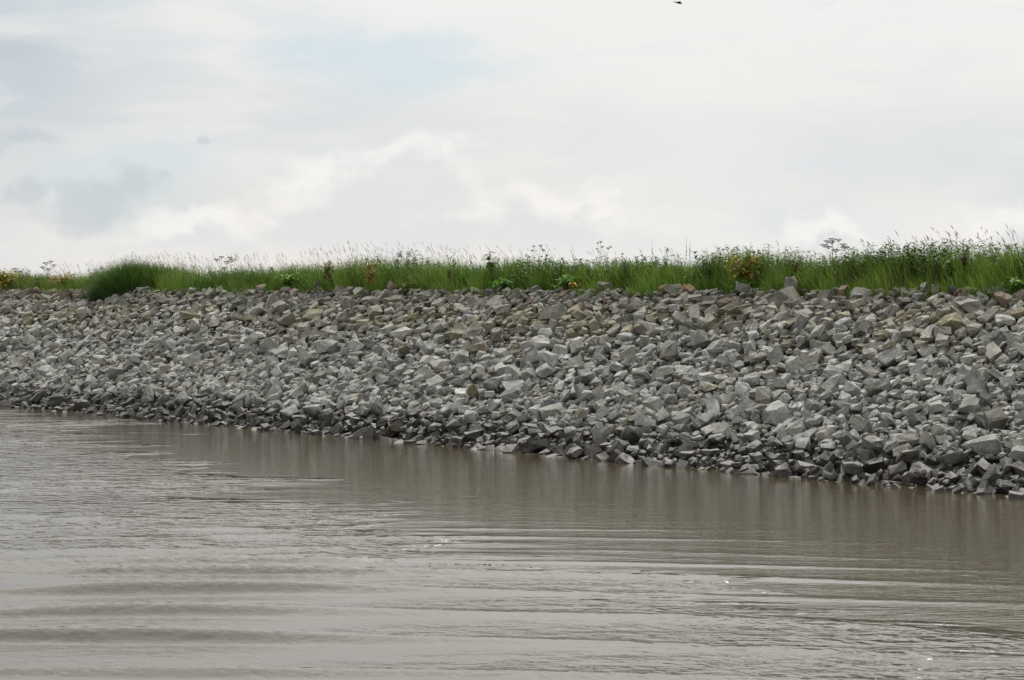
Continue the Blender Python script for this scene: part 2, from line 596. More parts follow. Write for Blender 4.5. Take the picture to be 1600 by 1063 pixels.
VAR = []
r_ = np.random.default_rng(5)
for k in range(70):
    if k % 10 < 6:       # split block with knocked-off corners
        box = np.array([(x, y, z) for x in (-1, 1) for y in (-1, 1) for z in (-1, 1)], float)
        box += r_.uniform(-0.42, 0.42, box.shape)
        P = []
        for q in box:
            if r_.random() < 0.45:
                for ax in range(3):
                    w = q.copy()
                    w[ax] *= r_.uniform(0.45, 0.85)
                    P.append(w)
            else:
                P.append(q)
        P = np.array(P) * np.array([1, r_.uniform(0.6, 0.95), r_.uniform(0.38, 0.75)]) * 0.55
    elif k % 10 < 9:     # irregular shard
        P = r_.normal(size=(11, 3))
        P /= np.linalg.norm(P, axis=1)[:, None]
        P *= r_.uniform(0.75, 1.1, (11, 1)) * np.array([1, r_.uniform(0.6, 0.95), r_.uniform(0.4, 0.75)]) * 0.62
    else:                # rounder boulder
        P = r_.normal(size=(26, 3))
        P /= np.linalg.norm(P, axis=1)[:, None]
        P *= r_.uniform(0.9, 1.02, (26, 1)) * np.array([1, r_.uniform(0.75, 0.95), r_.uniform(0.6, 0.8)]) * 0.55
    P = P - P.mean(0)
    VAR.append(hull(P))

U0, U1, S0, S1, RES = -72.5, -17.0, -0.7, 8.15, 0.032
nu, ns = int((U1 - U0) / RES), int((S1 - S0) / RES)
_u = U0 + (np.arange(nu) + 0.5) * RES
_s = S0 + (np.arange(ns) + 0.5) * RES
HM = (0.05 * vnoise2(41, 1.6, _u[:, None], _s[None, :]) + 0.03 * vnoise2(42, 0.6, _u[:, None], _s[None, :])).astype(float) - 0.12
OWN = np.full((nu, ns), -1, int)
CA, SA = RUN / SL, TOPZ / SL


def edge_s(u):
    """where stones give way to grass, measured up the slope"""
    return 7.98 + 0.16 * vnoise(51, 1.3, u) + 0.10 * vnoise(52, 0.5, u)


def rotm(tilt, az, spin):
    return np.array(Matrix.Rotation(az, 3, 'Z') @ Matrix.Rotation(tilt, 3, 'X') @ Matrix.Rotation(spin, 3, 'Z'))


def shells(V, F):
    """upper and lower surface of a convex stone sampled on the height-map grid"""
    lo, hi = V.min(0), V.max(0)
    a0, a1 = int(math.floor(lo[0] / RES)), int(math.ceil(hi[0] / RES))
    b0, b1 = int(math.floor(lo[1] / RES)), int(math.ceil(hi[1] / RES))
    A, B, C = V[F[:, 0]], V[F[:, 1]], V[F[:, 2]]
    n = np.cross(B - A, C - A)
    d = (n * A).sum(1)
    gx_ = (np.arange(a0, a1 + 1) * RES)[:, None, None]
    gy_ = (np.arange(b0, b1 + 1) * RES)[None, :, None]
    up = n[:, 2] > 1e-6
    dn = n[:, 2] < -1e-6
    top = ((d[up] - n[up, 0] * gx_ - n[up, 1] * gy_) / n[up, 2]).min(-1)
    bot = ((d[dn] - n[dn, 0] * gx_ - n[dn, 1] * gy_) / n[dn, 2]).max(-1)
    return a0, b0, top, bot, top > bot


stones = []
area = 0.0
target = (U1 - U0) * (S1 - S0) * 1.2
rs = np.random.default_rng(77)
for k in range(90000):
    if area > target:
        break
    late = area / target
    vi = int(rs.integers(len(VAR)))
    V0, F = VAR[vi]
    s_try = rs.uniform(S0 + 0.2, S1 - 0.15)
    bigf = 1.0 + 0.42 * np.clip((s_try - 5.4) / 1.2, 0, 1) - 0.35 * np.clip((s_try - 7.2) / 0.6, 0, 1)
    size = float(np.clip(rs.lognormal(math.log(0.098), 0.46), 0.055, 0.31)) * bigf
    if late < 0.33:
        size = min(size * 1.35, 0.30 * bigf)
    elif late > 0.85:
        size *= 0.85
    R = rotm(abs(rs.normal(0, 0.52)), rs.uniform(0, 6.28), rs.uniform(0, 6.28))
    V = (V0 * size * np.array([1.08, rs.uniform(0.8, 1.15), rs.uniform(0.75, 1.15)])) @ R.T
    a0, b0, top, bot, ins = shells(V, F)
    ni = int(ins.sum())
    if ni < 3:
        continue
    q = int(ni * 0.95)
    bi = bot[ins]
    best = None
    for c_ in range(3 if late < 0.35 else 6):
        u = rs.uniform(U0 + 0.6, U1 - 0.6)
        s = np.clip(s_try + rs.normal(0, 0.3), S0 + 0.5, S1 - 0.4)
        if s > edge_s(u) + 0.05:
            continue
        ci, cj = int((u - U0) / RES), int((s - S0) / RES)
        i0, j0 = ci + a0, cj + b0
        gap = HM[i0:i0 + top.shape[0], j0:j0 + top.shape[1]]
        if gap.shape != top.shape:
            continue
        z = np.partition(gap[ins] - bi, q)[q]
        if best is None or z < best[0]:
            best = (z, i0, j0, _u[ci], _s[cj])
    if best is None:
        continue
    z, i0, j0, u, s = best
    if z > 0.32:
        continue
    blk = HM[i0:i0 + top.shape[0], j0:j0 + top.shape[1]]
    newh = np.where(ins, np.maximum(blk, top + z), blk)
    OWN[i0:i0 + top.shape[0], j0:j0 + top.shape[1]][newh > blk + 1e-6] = len(stones)
    blk[:] = newh
    stones.append((V, F, u, s, z, size, vi))
    area += ni * RES * RES

# gravel filling the joints
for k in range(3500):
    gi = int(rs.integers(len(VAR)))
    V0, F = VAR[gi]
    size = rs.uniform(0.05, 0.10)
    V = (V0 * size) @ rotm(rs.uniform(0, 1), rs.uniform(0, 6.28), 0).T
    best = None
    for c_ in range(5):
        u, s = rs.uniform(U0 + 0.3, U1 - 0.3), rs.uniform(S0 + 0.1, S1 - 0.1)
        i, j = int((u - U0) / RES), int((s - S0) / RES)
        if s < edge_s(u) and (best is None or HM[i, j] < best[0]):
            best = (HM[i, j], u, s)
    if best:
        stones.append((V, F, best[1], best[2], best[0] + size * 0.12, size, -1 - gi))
NOFF = -0.02 - float(HM[:, int((0.5 - S0) / RES):int((7.6 - S0) / RES)].mean())   # the finished surface lies on the slope line


def world_of(u, s, n):
    """slope coordinates -> world"""
    return np.stack([u, s * CA - n * SA, s * SA + n * CA], -1)


def stone_tint(u, s, vi, g):
    v = g.normal(0, 0.052)
    base = np.array([0.300, 0.295, 0.274]) + v
    band = math.exp(-((s - 6.1 - 0.3 * float(vnoise(61, 4, u))) / 0.85) ** 2) * float(np.clip(0.75 + 0.7 * vnoise2(63, 0.8, u, s), 0.1, 1.3))
    far_l = np.clip((-50 - u) / 15, 0, 1)
    p_tan = 0.035 + 0.42 * band + 0.04 * far_l
    q = g.random()
    if q < p_tan:
        tan = np.array([[0.265, 0.235, 0.168], [0.22, 0.207, 0.148], [0.305, 0.28, 0.215], [0.195, 0.162, 0.115]][g.integers(4)]) * g.uniform(0.8, 1.15)
        f = g.uniform(0.3, 0.95)
        base = base * (1 - f) + tan * f
    elif q < p_tan + 0.12:
        base = base * g.uniform(0.58, 0.8)
    elif q < p_tan + 0.22:
        base = base * np.array([0.95, 0.99, 1.03])
    elif q < p_tan + 0.32:
        base = base * 1.2
    base = base + band * np.array([-0.012, -0.016, -0.035])
    if vi < 0:           # gravel between the stones, coloured dark to deepen the shade of the gaps
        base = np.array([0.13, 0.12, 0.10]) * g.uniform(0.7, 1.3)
    old = np.clip((s - 6.0 - 0.4 * float(vnoise(62, 3, u))) / 1.3, 0, 1)     # weathered, lichened upper rows
    base = base * (1 - 0.42 * old) * (1 + old * np.array([0.03, 0.0, -0.08]))
    if s > 7.2 and g.random() < 0.10:
        base = np.array([0.20, 0.15, 0.115])
    return np.clip(base, 0.04, 0.6)


def in_frame(p):
    d = p[:2] - np.array([0, -CAMD])
    zf, xr = d @ FW, d @ RT
    px = 800 + FPX * xr / zf
    py = 458 + FPX * (CAMH - p[2]) / zf
    return (-5 < px < 1605 and 0 < py < 1063), px, py, zf


cnt = np.bincount(OWN[OWN >= 0].ravel(), minlength=len(stones))
gs = np.random.default_rng(3)
show = []
placed = []
for i, (V, F, u, s, z, size, vi) in enumerate(stones):
    W = world_of(V[:, 0] + u, V[:, 1] + s, V[:, 2] + z + NOFF)
    c = W.mean(0)
    ok, px, py, zf = in_frame(c)
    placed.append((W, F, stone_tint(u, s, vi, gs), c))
    show.append(cnt[i] / zf ** 2 if ok and vi >= 0 and c[2] > 0.02 else 0)
SUBD = np.sort(np.array(show))[-8000]
order = np.argsort(-np.array(show))
HERO = set(int(i) for i in order[:300])

rev = thing('stone_revetment', (-40, 0, 0), 'sloping bank of loose broken grey rocks between the grass and the muddy river', 'stone bank')
INV = Vector((40, 0, 0))


_TOPO = {}


def topo(key, F):
    if key not in _TOPO:
        me, E, F2 = {}, [], []
        nv = int(F.max()) + 1

        def mid(a, b):
            k2 = (min(a, b), max(a, b))
            if k2 not in me:
                me[k2] = nv + len(E)
                E.append(k2)
            return me[k2]
        for a, b, c in F.tolist():
            x, y, z = mid(a, b), mid(b, c), mid(c, a)
            F2 += [(a, x, z), (x, b, y), (z, y, c), (x, y, z)]
        _TOPO[key] = (np.array(E), np.array(F2))
    return _TOPO[key]


def rough_stone(W, F, g, amp, key=None):
    """one subdivision with knocked, uneven faces"""
    E, F2 = topo(key if key is not None else ('own', id(F)), F)
    A, B = W[E[:, 0]], W[E[:, 1]]
    L = np.linalg.norm(A - B, axis=1)[:, None]
    return np.concatenate([W, (A + B) / 2 + g.normal(0, amp, A.shape) * L]), F2


rest = Geo()
gr = np.random.default_rng(8)
for i, (W, F, tc_, c) in enumerate(placed):
    if i in HERO:
        V, F2 = rough_stone(W - c, F, gr, 0.055, stones[i][6])
        cc = tc_ * (1 + gr.normal(0, 0.05, (len(V), 1)))
        o = obj('stone', mesh_np('stone', V, F2, cc), M_STONE, rev)
        o.location = Vector(c) + INV
    else:
        if cnt[i] <= 1 and stones[i][6] >= 0:
            continue
        if show[i] > SUBD:
            V, F2 = rough_stone(W, F, gr, 0.05, stones[i][6])
        else:
            V, F2 = W, F
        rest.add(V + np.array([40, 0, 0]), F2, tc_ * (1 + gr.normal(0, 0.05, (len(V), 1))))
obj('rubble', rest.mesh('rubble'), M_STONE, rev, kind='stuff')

# ------------------------------------------------------------------ lone boulders among the grass roots and on the slope


def boulder(px, py, Y, w, h, dpt, col, seed, label, tilt=0.15, tcol=None):
    g = np.random.default_rng(seed)
    x, dep = px_at(px, Y)
    z = zpx(py, dep)
    P = g.normal(size=(15, 3))
    P /= np.linalg.norm(P, axis=1)[:, None]
    P *= g.uniform(0.85, 1.05, (15, 1))
    V, F = hull(P)
    V, F = rough_stone(V, F, g, 0.05)
    V = V * np.array([w, dpt, h]) / 2
    a = math.atan2(RT[1], RT[0])
    R = np.array(Matrix.Rotation(a, 3, 'Z') @ Matrix.Rotation(tilt, 3, 'Y'))
    V = V @ R.T
    c = np.array(col) * (1 + g.normal(0, 0.06, (len(V), 1)))
    o = obj('boulder', mesh_np('boulder', V, F, c), M_STONE, None, label=label, category='boulder')
    o.location = (x, Y, z)
    return o


boulder(945, 449, 7.3, 0.48, 0.38, 0.4, (0.17, 0.155, 0.14), 1, 'big dark grey peaked boulder standing against the grass edge', 0.5)
boulder(1037, 453, 7.2, 0.46, 0.24, 0.35, (0.27, 0.185, 0.125), 2, 'slanting rusty brown boulder at the grass edge, left of the rounder orange one', -0.35)
boulder(1076, 452, 7.2, 0.38, 0.24, 0.34, (0.31, 0.19, 0.12), 3, 'rounded orange brown boulder at the grass edge near the yellowing bush', 0.25)
boulder(407, 452, 7.2, 0.5, 0.26, 0.4, (0.25, 0.185, 0.14), 4, 'reddish brown boulder under the grass, left of the bright green rosette', -0.3)
boulder(498, 448, 7.25, 0.36, 0.4, 0.35, (0.13, 0.125, 0.12), 6, 'dark upright rock among the grass roots beside the reddish dock', -0.4)
boulder(617, 446, 7.3, 0.42, 0.34, 0.35, (0.22, 0.175, 0.14), 7, 'dull brown boulder in the grass below the brown globe flower heads', 0.1)
boulder(308, 567, 3.3, 0.36, 0.30, 0.3, (0.19, 0.165, 0.115), 8, 'round dark tan boulder alone on the grey slope at left', 0.1)
boulder(738, 609, 2.0, 0.40, 0.28, 0.3, (0.22, 0.185, 0.115), 9, 'mossy tan boulder low on the middle of the grey slope', 0.2)

# ------------------------------------------------------------------ grass
TOPPX = [(-200, 432), (0, 430), (100, 430), (150, 426), (200, 416), (250, 419), (300, 422), (400, 422), (500, 418), (560, 411), (620, 407), (680, 413), (750, 413), (800, 411), (900, 413), (950, 410), (1000, 410), (1050, 405), (1100, 402), (1150, 397), (1200, 402), (1235, 411), (1300, 405), (1350, 396), (1400, 388), (1450, 395), (1500, 386), (1560, 390), (1600, 388), (1800, 388)]
_tu, _th = [], []
for (x, y) in TOPPX:
    u, dep = px_at(x, 8.0)
    _tu.append(u)
    _th.append(zpx(y, dep) - 2.97)
_tu = np.array(_tu)
_th = np.array(_th)


def turf_h(u):
    return 1.17 * np.interp(u, _tu, _th)


def px_of(u, Y=8.0):
    d0, d1 = u, Y + CAMD
    zf = d0 * FW[0] + d1 * FW[1]
    return 800 + FPX * (d0 * RT[0] + d1 * RT[1]) / zf


def ground_z(y):
    return np.interp(y, [p[0] for p in prof], [p[1] for p in prof])


def blades(n, base, H, lean_dir, lean, width, cols, seed, curl=0.5):
    """ribbon blades as arrays: 4 levels, pointed tip"""
    g = np.random.default_rng(seed)
    T_ = np.array([0, 0.38, 0.72, 1.0])
    wf = np.array([1.0, 0.85, 0.55, 0.0])
    yaw = g.uniform(0, 2 * math.pi, n)
    side = np.stack([np.cos(yaw), np.sin(yaw), np.zeros(n)], -1)
    V = np.zeros((n, 7, 3))
    k = 0
    for i in range(4):
        t = T_[i]
        off = lean_dir * (lean * (t ** 1.8) * H)[:, None]
        zz = H * (t - curl * 0.35 * lean * t ** 3)
        p = base + off
        p = p + np.stack([np.zeros(n), np.zeros(n), zz], -1)
        if i < 3:
            V[:, k] = p - side * (width * wf[i] / 2)[:, None]
            V[:, k + 1] = p + side * (width * wf[i] / 2)[:, None]
            k += 2
        else:
            V[:, k] = p
    F0 = np.array([(0, 1, 3), (0, 3, 2), (2, 3, 5), (2, 5, 4), (4, 5, 6)])
    F = (F0[None] + 7 * np.arange(n)[:, None, None]).reshape(-1, 3)
    C = np.repeat(cols[:, None, :], 7, 1)
    return V.reshape(-1, 3), F, C.reshape(-1, 3)


def grass_cols(u, y, g, n):
    a = vnoise2(71, 1.6, u, y * 2)
    b = vnoise2(72, 0.55, u, y * 2)
    G = np.array([[0.060, 0.122, 0.022], [0.102, 0.190, 0.032], [0.185, 0.255, 0.048], [0.100, 0.170, 0.042]])
    t = np.clip(0.5 + 0.45 * a + 0.25 * b + g.normal(0, 0.18, n), 0, 0.999) * 3
    i = np.floor(t).astype(int)
    f = (t - i)[:, None]
    c = G[np.minimum(i, 2)] * (1 - f) + G[np.minimum(i + 1, 3)] * f
    # straw and browned blades, more of them at the far left end
    px = px_of(u)
    ps = 0.06 + 0.30 * np.clip((150 - px) / 120, 0, 1) + 0.03 * (px > 1200)
    m = g.random(n) < ps
    c[m] = np.array([0.24, 0.19, 0.075]) * g.uniform(0.6, 1.2, (m.sum(), 1))
    m = g.random(n) < 0.03 + 0.05 * np.clip((200 - px) / 150, 0, 1)
    c[m] = np.array([0.14, 0.075, 0.035])
    return c * g.uniform(0.75, 1.25, (n, 1))


def make_grass():
    g = np.random.default_rng(21)
    parts = []
    tot = 0
    for (n, y0, y1, k0, k1, w) in ((38000, 6.95, 7.75, 0.35, 0.9, 0.013), (60000, 7.55, 8.9, 0.68, 1.05, 0.016), (16000, 8.8, 11.0, 0.55, 1.0, 0.013)):
        u = g.uniform(-76, -14, n)
        keep = g.random(n) < np.clip(0.75 + 0.5 * vnoise(75, 0.7, u), 0.2, 1)
        u = u[keep]
        n = len(u)
        y = g.uniform(y0, y1, n)
        if y0 < 7.5:
            y = np.maximum(y, edge_s(u) * CA - 0.30 + 0.40 * vnoise(76, 0.9, u) + 0.12 * g.random(n))
        H = turf_h(u) * g.uniform(k0, k1, n) * (1 + 0.17 * vnoise(73, 0.5, u) + 0.15 * vnoise(74, 0.18, u))
        ang = g.uniform(0, 2 * math.pi, n)
        ld = np.stack([np.cos(ang) * 0.8 - 0.45, np.sin(ang) * 0.8, np.zeros(n)], -1)
        if y0 < 7.5:
            H = H * np.clip(0.8 + 0.5 * vnoise(77, 0.4, u), 0.4, 1.15)
            ld[:, 1] -= 0.55
        base = np.stack([u, y, ground_z(y) - 0.02], -1)
        V, F, C = blades(n, base, H, ld, g.uniform(0.08, 0.55, n), g.uniform(0.7, 1.5, n) * w, grass_cols(u, y, g, n), int(g.integers(1e6)))
        parts.append((V, F + tot, C))
        tot += len(V)
    me = mesh_np('meadow_grass', np.concatenate([p[0] for p in parts]), np.concatenate([p[1] for p in parts]), np.concatenate([p[2] for p in parts]))
    obj('meadow_grass', me, M_GRASS, None, kind='stuff', label='long green grass growing along the top of the bank', category='grass')


make_grass()


def make_seed_grass():
    """tall dry flowering stalks that nod to the left over the turf"""
    g = np.random.default_rng(23)
    G = Geo()
    n = 3000
    u = g.uniform(-75, -18, n)
    px = px_of(u)
    dens = np.interp(px, [-300, 0, 60, 160, 230, 330, 400, 420, 500, 640, 700, 780, 800, 830, 905, 930, 1000, 1180, 1330, 1350, 1600, 1900],
                     [.6, .5, .4, .8, 1, .8, .6, .8, 1, .8, .7, .35, .3, .55, .6, .25, .1, .12, .15, .55, .75, .7])
    keep = g.random(n) < dens * np.clip(0.75 + 0.6 * vnoise(81, 0.5, u), 0.15, 1)
    extra = np.interp(px, [-200, 0, 120, 170, 300, 350, 420, 480, 560, 640, 760, 860, 1000, 1200, 1330, 1450, 1600, 1900], [.30, .28, .42, .45, .52, .42, .50, .62, .58, .50, .48, .45, .35, .30, .30, .45, .48, .48])
    for i in np.nonzero(keep)[0]:
        y = g.uniform(7.8, 10.2)
        h0 = turf_h(u[i])
        H = h0 * 0.84 + extra[i] * (0.1 + g.random() ** 1.3)
        right = px[i] > 1150
        c = (np.array([0.26, 0.215, 0.15]) if right else np.array([0.50, 0.42, 0.30])) * g.uniform(0.65, 1.2)
        if not right and g.random() < 0.25:
            c = np.array([0.26, 0.21, 0.15])
        b = np.array([u[i], y, ground_z(y)])
        L = g.normal(0.20, 0.09) * H
        yy = g.normal(0, 0.06)
        z0 = h0 * 0.55
        ts = np.linspace(z0 / H, 1, 5)
        pts = np.stack([b[0] - L * ts ** 2.2 * RT[0] + yy * ts, b[1] - L * ts ** 2.2 * RT[1] * 0.6, b[2] + H * ts * (1 - 0.04 * ts)], -1)
        G.tube(pts, 0.0020, 0.0012, c, 3)
        # panicle
        d = pts[-1] - pts[-2]
        d /= np.linalg.norm(d)
        d = d + np.array([-0.18, -0.1, 0])
        hl = g.uniform(0.07, 0.16)
        hr = g.uniform(0.005, 0.0085) * (1.15 if right else 1.0)
        p0 = pts[-1] - d * hl * 0.25
        prof_ = [0.002, hr, hr * 0.8, 0.001]
        q = np.array([p0 + d * hl * t for t in (0, 0.3, 0.65, 1)])
        a = np.array([1, 0, 0.2])
        bb = np.cross(d, a)
        bb /= np.linalg.norm(bb)
        aa = np.cross(bb, d)
        aa /= np.linalg.norm(aa)
        V = []
        for jj in range(4):
            for kk in range(3):
                an = kk * 2.094
                V.append(q[jj] + prof_[jj] * (math.cos(an) * aa + math.sin(an) * bb))
        F = []
        for jj in range(3):
            for kk in range(3):
                p, r2 = jj * 3 + kk, jj * 3 + (kk + 1) % 3
                F += [(p, r2, r2 + 3), (p, r2 + 3, p + 3)]
        G.add(V, F, c * np.array([1.0, 0.93, 0.85]))
    obj('seeding_grass', G.mesh('seeding_grass'), M_DRY, None, kind='stuff', label='thin dry seeding grass stalks standing above the green turf', category='grass')


make_seed_grass()


def make_weeds():
    """leafy upright weeds, thickest on the right half of the crest"""
    g = np.random.default_rng(25)
    G = Geo()
    n = 6600
    u = g.uniform(-75, -18, n)
    px = px_of(u)
    dens = np.interp(px, [-200, 100, 200, 420, 560, 700, 780, 900, 1000, 1200, 1230, 1300, 1600, 1900], [.12, .12, .12, .12, .2, .25, .45, .7, 1, 1, .5, .8, 1, 1])
    keep = g.random(n) < dens * np.clip(0.7 + 0.7 * vnoise(85, 0.6, u), 0.1, 1)
    for i in np.nonzero(keep)[0]:
        y = g.uniform(7.6, 9.2)
        clump = float(vnoise(86, 0.35, u[i]))
        H = turf_h(u[i]) * g.uniform(0.68, 1.0) * (1 + 0.20 * clump)
        b = np.array([u[i], y, ground_z(y)])
        lx, ly = g.normal(0, 0.07, 2) * H
        col = np.array([[0.045, 0.090, 0.020], [0.070, 0.130, 0.026], [0.110, 0.165, 0.036]][g.integers(3)]) * g.uniform(0.75, 1.2)
        stem = col * 0.8 + np.array([0.03, 0.01, 0])
        pts = [b + np.array([lx * t * t, ly * t * t, H * t]) for t in (0.25, 0.6, 1)]
        G.tube(pts, 0.004, 0.002, stem, 3)
        nl = int(g.integers(14, 22))
        for j in range(nl):
            t = 0.42 + 0.60 * (j + g.random() * 0.7) / nl
            p = b + np.array([lx * t * t, ly * t * t, H * t])
            a = g.uniform(0, 6.28)
            L = g.uniform(0.09, 0.17) * (1.1 - 0.3 * t)
            d = (math.cos(a), math.sin(a), g.uniform(-0.3, 0.9))
            G.leaf(p, d, (0, 0, 1), L, L * g.uniform(0.32, 0.5), col * g.uniform(0.8, 1.25))
    obj('leafy_weeds', G.mesh('leafy_weeds'), M_LEAF, None, kind='stuff', label='dark green leafy weeds crowding the grass along the crest', category='weeds')


make_weeds()

# ------------------------------------------------------------------ single plants one can point at


def base_at(px, Y):
    x, dep = px_at(px, Y)
    return np.array([x, Y, float(ground_z(Y)) - 0.02]), dep


def umbel_plant(px, Y, heads, label, stem_c, head_c, name='dried_hogweed', category='hogweed', r=0.09, globe=False, wide=0.5, stem_r=0.008):
    """heads: photo positions of the flower heads; stem, branches and one part per head"""
    b, dep = base_at(px, Y)
    g = np.random.default_rng(int(px) + 900)
    root = thing(name, b, label, category, 'tall umbel plants on the crest')
    tips = []
    for (hx, hy) in heads:
        off = (hx - px) / FPX * dep
        tips.append(np.array([RT[0] * off, RT[1] * off + g.uniform(-0.06, 0.06), zpx(hy, dep) - b[2]]))
    topz = max(t[2] for t in tips)
    G = Geo()
    main = max(tips, key=lambda t: t[2])
    fork = main * 0.62
    fork[2] = main[2] * 0.72
    G.tube([np.zeros(3), fork * np.array([0.4, 0.4, 0.5]), fork, main], stem_r, stem_r * 0.45, stem_c, 5)
    for t in tips:
        if t is main:
            continue
        f = g.uniform(0.45, 0.72)
        p = np.array([fork[0] * f * 0.8, fork[1] * f * 0.8, min(fork[2] * f * 1.15, t[2] - 0.1)])
        G.tube([p, p * 0.45 + t * 0.55 + np.array([0, 0, -0.04]), t], stem_r * 0.6, stem_r * 0.3, stem_c, 4)
    obj('stem', G.mesh('stem'), M_DRY, root)
    for t in tips:
        H = Geo()
        rr = r * g.uniform(0.75, 1.15)
        nr = 46 if globe else 26
        for k in range(nr):
            if globe:
                d = g.normal(size=3)
                d /= np.linalg.norm(d)
                e = d * rr * g.uniform(0.75, 1.0)
            else:
                a = k * 2.4
                q = math.sqrt((k + 0.5) / nr)
                e = np.array([math.cos(a) * q * rr, math.sin(a) * q * rr, rr * wide * (0.55 - 0.5 * q * q) + g.normal(0, 0.006)])
            org = np.array([0, 0, 0 if globe else -rr * 0.55])
            H.tube([org, (org + e) / 2 + np.array([0, 0, -0.004]), e], 0.0018, 0.0012, stem_c, 3)
            H.blob(e, rr * g.uniform(0.10, 0.18), np.array(head_c) * g.uniform(0.7, 1.25), 0.7)
        hd = obj('flower_head', H.mesh('flower_head'), M_DRY, root)
        hd.location = Vector(t)
    return root


BR, TAN, DK = (0.16, 0.11, 0.065), (0.23, 0.165, 0.10), (0.085, 0.08, 0.055)
umbel_plant(24, 8.0, [(14, 428), (24, 421), (31, 425)], 'dried brown umbel plant at the far left end of the crest', BR, TAN, r=0.13)
umbel_plant(76, 8.0, [(66, 418), (74, 412), (78, 409), (85, 415), (77, 421)], 'dried brown umbel plant standing up left of the dark tussock', BR, BR, r=0.11)
umbel_plant(349, 8.0, [(342, 406), (347, 402), (355, 410), (357, 403), (366, 407), (349, 419)], 'dried umbel plant with tan heads right of the dark tussock', BR, TAN, r=0.11)
umbel_plant(638, 8.0, [(628, 398), (639, 397), (650, 406), (623, 409), (645, 411)], 'dead plant with round rusty brown globe heads above the grass', BR, (0.20, 0.115, 0.07), name='globe_thistle', category='thistle', r=0.085, globe=True)
umbel_plant(940, 8.2, [(934, 380), (939, 378), (941, 386), (948, 388), (956, 386), (933, 389)], 'sparse dark umbel plant left of the bare upright stalks', DK, DK, r=0.045, stem_r=0.005)
umbel_plant(838, 8.2, [(832, 385), (834, 392), (847, 391), (842, 384), (849, 401)], 'dark thin branching plant over the middle of the crest', DK, DK, r=0.05, stem_r=0.006)
umbel_plant(1301, 8.2, [(1291, 377), (1303, 374), (1309, 375), (1286, 383), (1293, 386), (1315, 382), (1302, 379), (1304, 391), (1318, 386)], 'tall grey green umbel plant with flat heads, highest right of centre', (0.10, 0.10, 0.06), (0.115, 0.11, 0.075), r=0.085, wide=0.25, name='hogweed')
umbel_plant(1128, 8.3, [(1124, 388), (1129, 390), (1134, 387), (1140, 392)], 'small dark umbel plant just left of the yellowing bush', DK, DK, r=0.04, stem_r=0.005)


def leafy_plant(px, Y, wpx, ytop, ybot, cols, label, name, category, n=160, leaf=0.10, stems=6, broad=0.75, droop=0.2, group=None):
    """bush or rosette: several stems and a crown of leaves spread through its volume"""
    b, dep = base_at(px, Y)
    b[2] = zpx(ybot + 2, dep)
    n, leaf = int(n * 1.5), leaf * 1.2
    g = np.random.default_rng(int(px) + 77)
    root = thing(name, b, label, category, group)
    hw = wpx / 2 / FPX * dep
    H = zpx(ytop, dep) - b[2]
    G, S = Geo(), Geo()
    tips = []
    for k in range(stems):
        a = g.uniform(0, 6.28)
        e = np.array([math.cos(a) * hw * g.uniform(0.2, 0.85), math.sin(a) * hw * 0.5, H * g.uniform(0.65, 0.98)])
        e[:2] = RT * (math.cos(a) * hw * g.uniform(0.2, 0.85)) + FW * math.sin(a) * hw * 0.5
        tips.append(e)
        S.tube([np.array([0, 0.1, -0.3]), np.zeros(3), e * np.array([0.35, 0.35, 0.5]), e], 0.007, 0.003, np.array([0.12, 0.09, 0.045]), 4)
    obj('stem', S.mesh('stem'), M_DRY, root)
    for k in range(n):
        e = tips[int(g.integers(stems))]
        t = g.uniform(0.25, 1.05)
        p = np.array([e[0] * t ** 1.4, e[1] * t ** 1.4, e[2] * t]) + g.normal(0, 1, 3) * np.array([0.16, 0.16, 0.07]) * hw * 1.3
        p[2] = max(p[2], 0.03)
        a = g.uniform(0, 6.28)
        L = leaf * g.uniform(0.6, 1.3)
        c = np.array(cols[int(g.integers(len(cols)))]) * g.uniform(0.75, 1.25)
        G.leaf(p, (math.cos(a), math.sin(a), g.uniform(-0.5, 0.5) - droop), (0.2 * g.normal(), 0.2 * g.normal(), 1), L, L * broad * g.uniform(0.8, 1.1), c)
    obj('foliage', G.mesh('foliage'), M_LEAF, root, kind='stuff')
    return root


YEL = [(0.34, 0.24, 0.05), (0.36, 0.27, 0.07), (0.29, 0.17, 0.06), (0.22, 0.22, 0.06), (0.11, 0.17, 0.035), (0.09, 0.14, 0.03)]
LIME = [(0.12, 0.24, 0.03), (0.16, 0.29, 0.045), (0.09, 0.18, 0.028)]
OLIVE = [(0.13, 0.15, 0.03), (0.16, 0.16, 0.04), (0.09, 0.12, 0.03)]
leafy_plant(1161, 7.30, 68, 393, 443, YEL, 'bush with yellow and orange autumn leaves on the right half of the crest', 'yellowing_bush', 'bush', 190, 0.10, 8)
leafy_plant(1157, 7.23, 46, 436, 455, LIME, 'low bright green leafy plant at the foot of the yellowing bush', 'leafy_weed', 'weed', 120, 0.11, 6, group='low leafy plants by the stones')
leafy_plant(784, 7.28, 44, 432, 455, LIME, 'low bright green plant at the grass edge, left of centre', 'leafy_weed', 'weed', 130, 0.10, 6, group='low leafy plants by the stones')
leafy_plant(884, 7.28, 50, 430, 452, LIME[:1] + LIME[2:], 'low green leafy plant left of the big dark peaked boulder', 'leafy_weed', 'weed', 130, 0.10, 6, group='low leafy plants by the stones')
leafy_plant(897, 7.20, 16, 441, 451, [(0.38, 0.25, 0.03), (0.30, 0.16, 0.03)], 'small plant with golden yellow leaves at the stones', 'yellow_weed', 'weed', 26, 0.09, 4)
leafy_plant(1592, 7.18, 46, 434, 456, LIME, 'bright green leafy clump on the stones at the right end', 'leafy_weed', 'weed', 150, 0.09, 6, group='low leafy plants by the stones')
leafy_plant(640, 7.18, 26, 437, 462, OLIVE, 'olive green plant growing out of the stones below the globe heads', 'leafy_weed', 'weed', 80, 0.08, 5, group='low leafy plants by the stones')
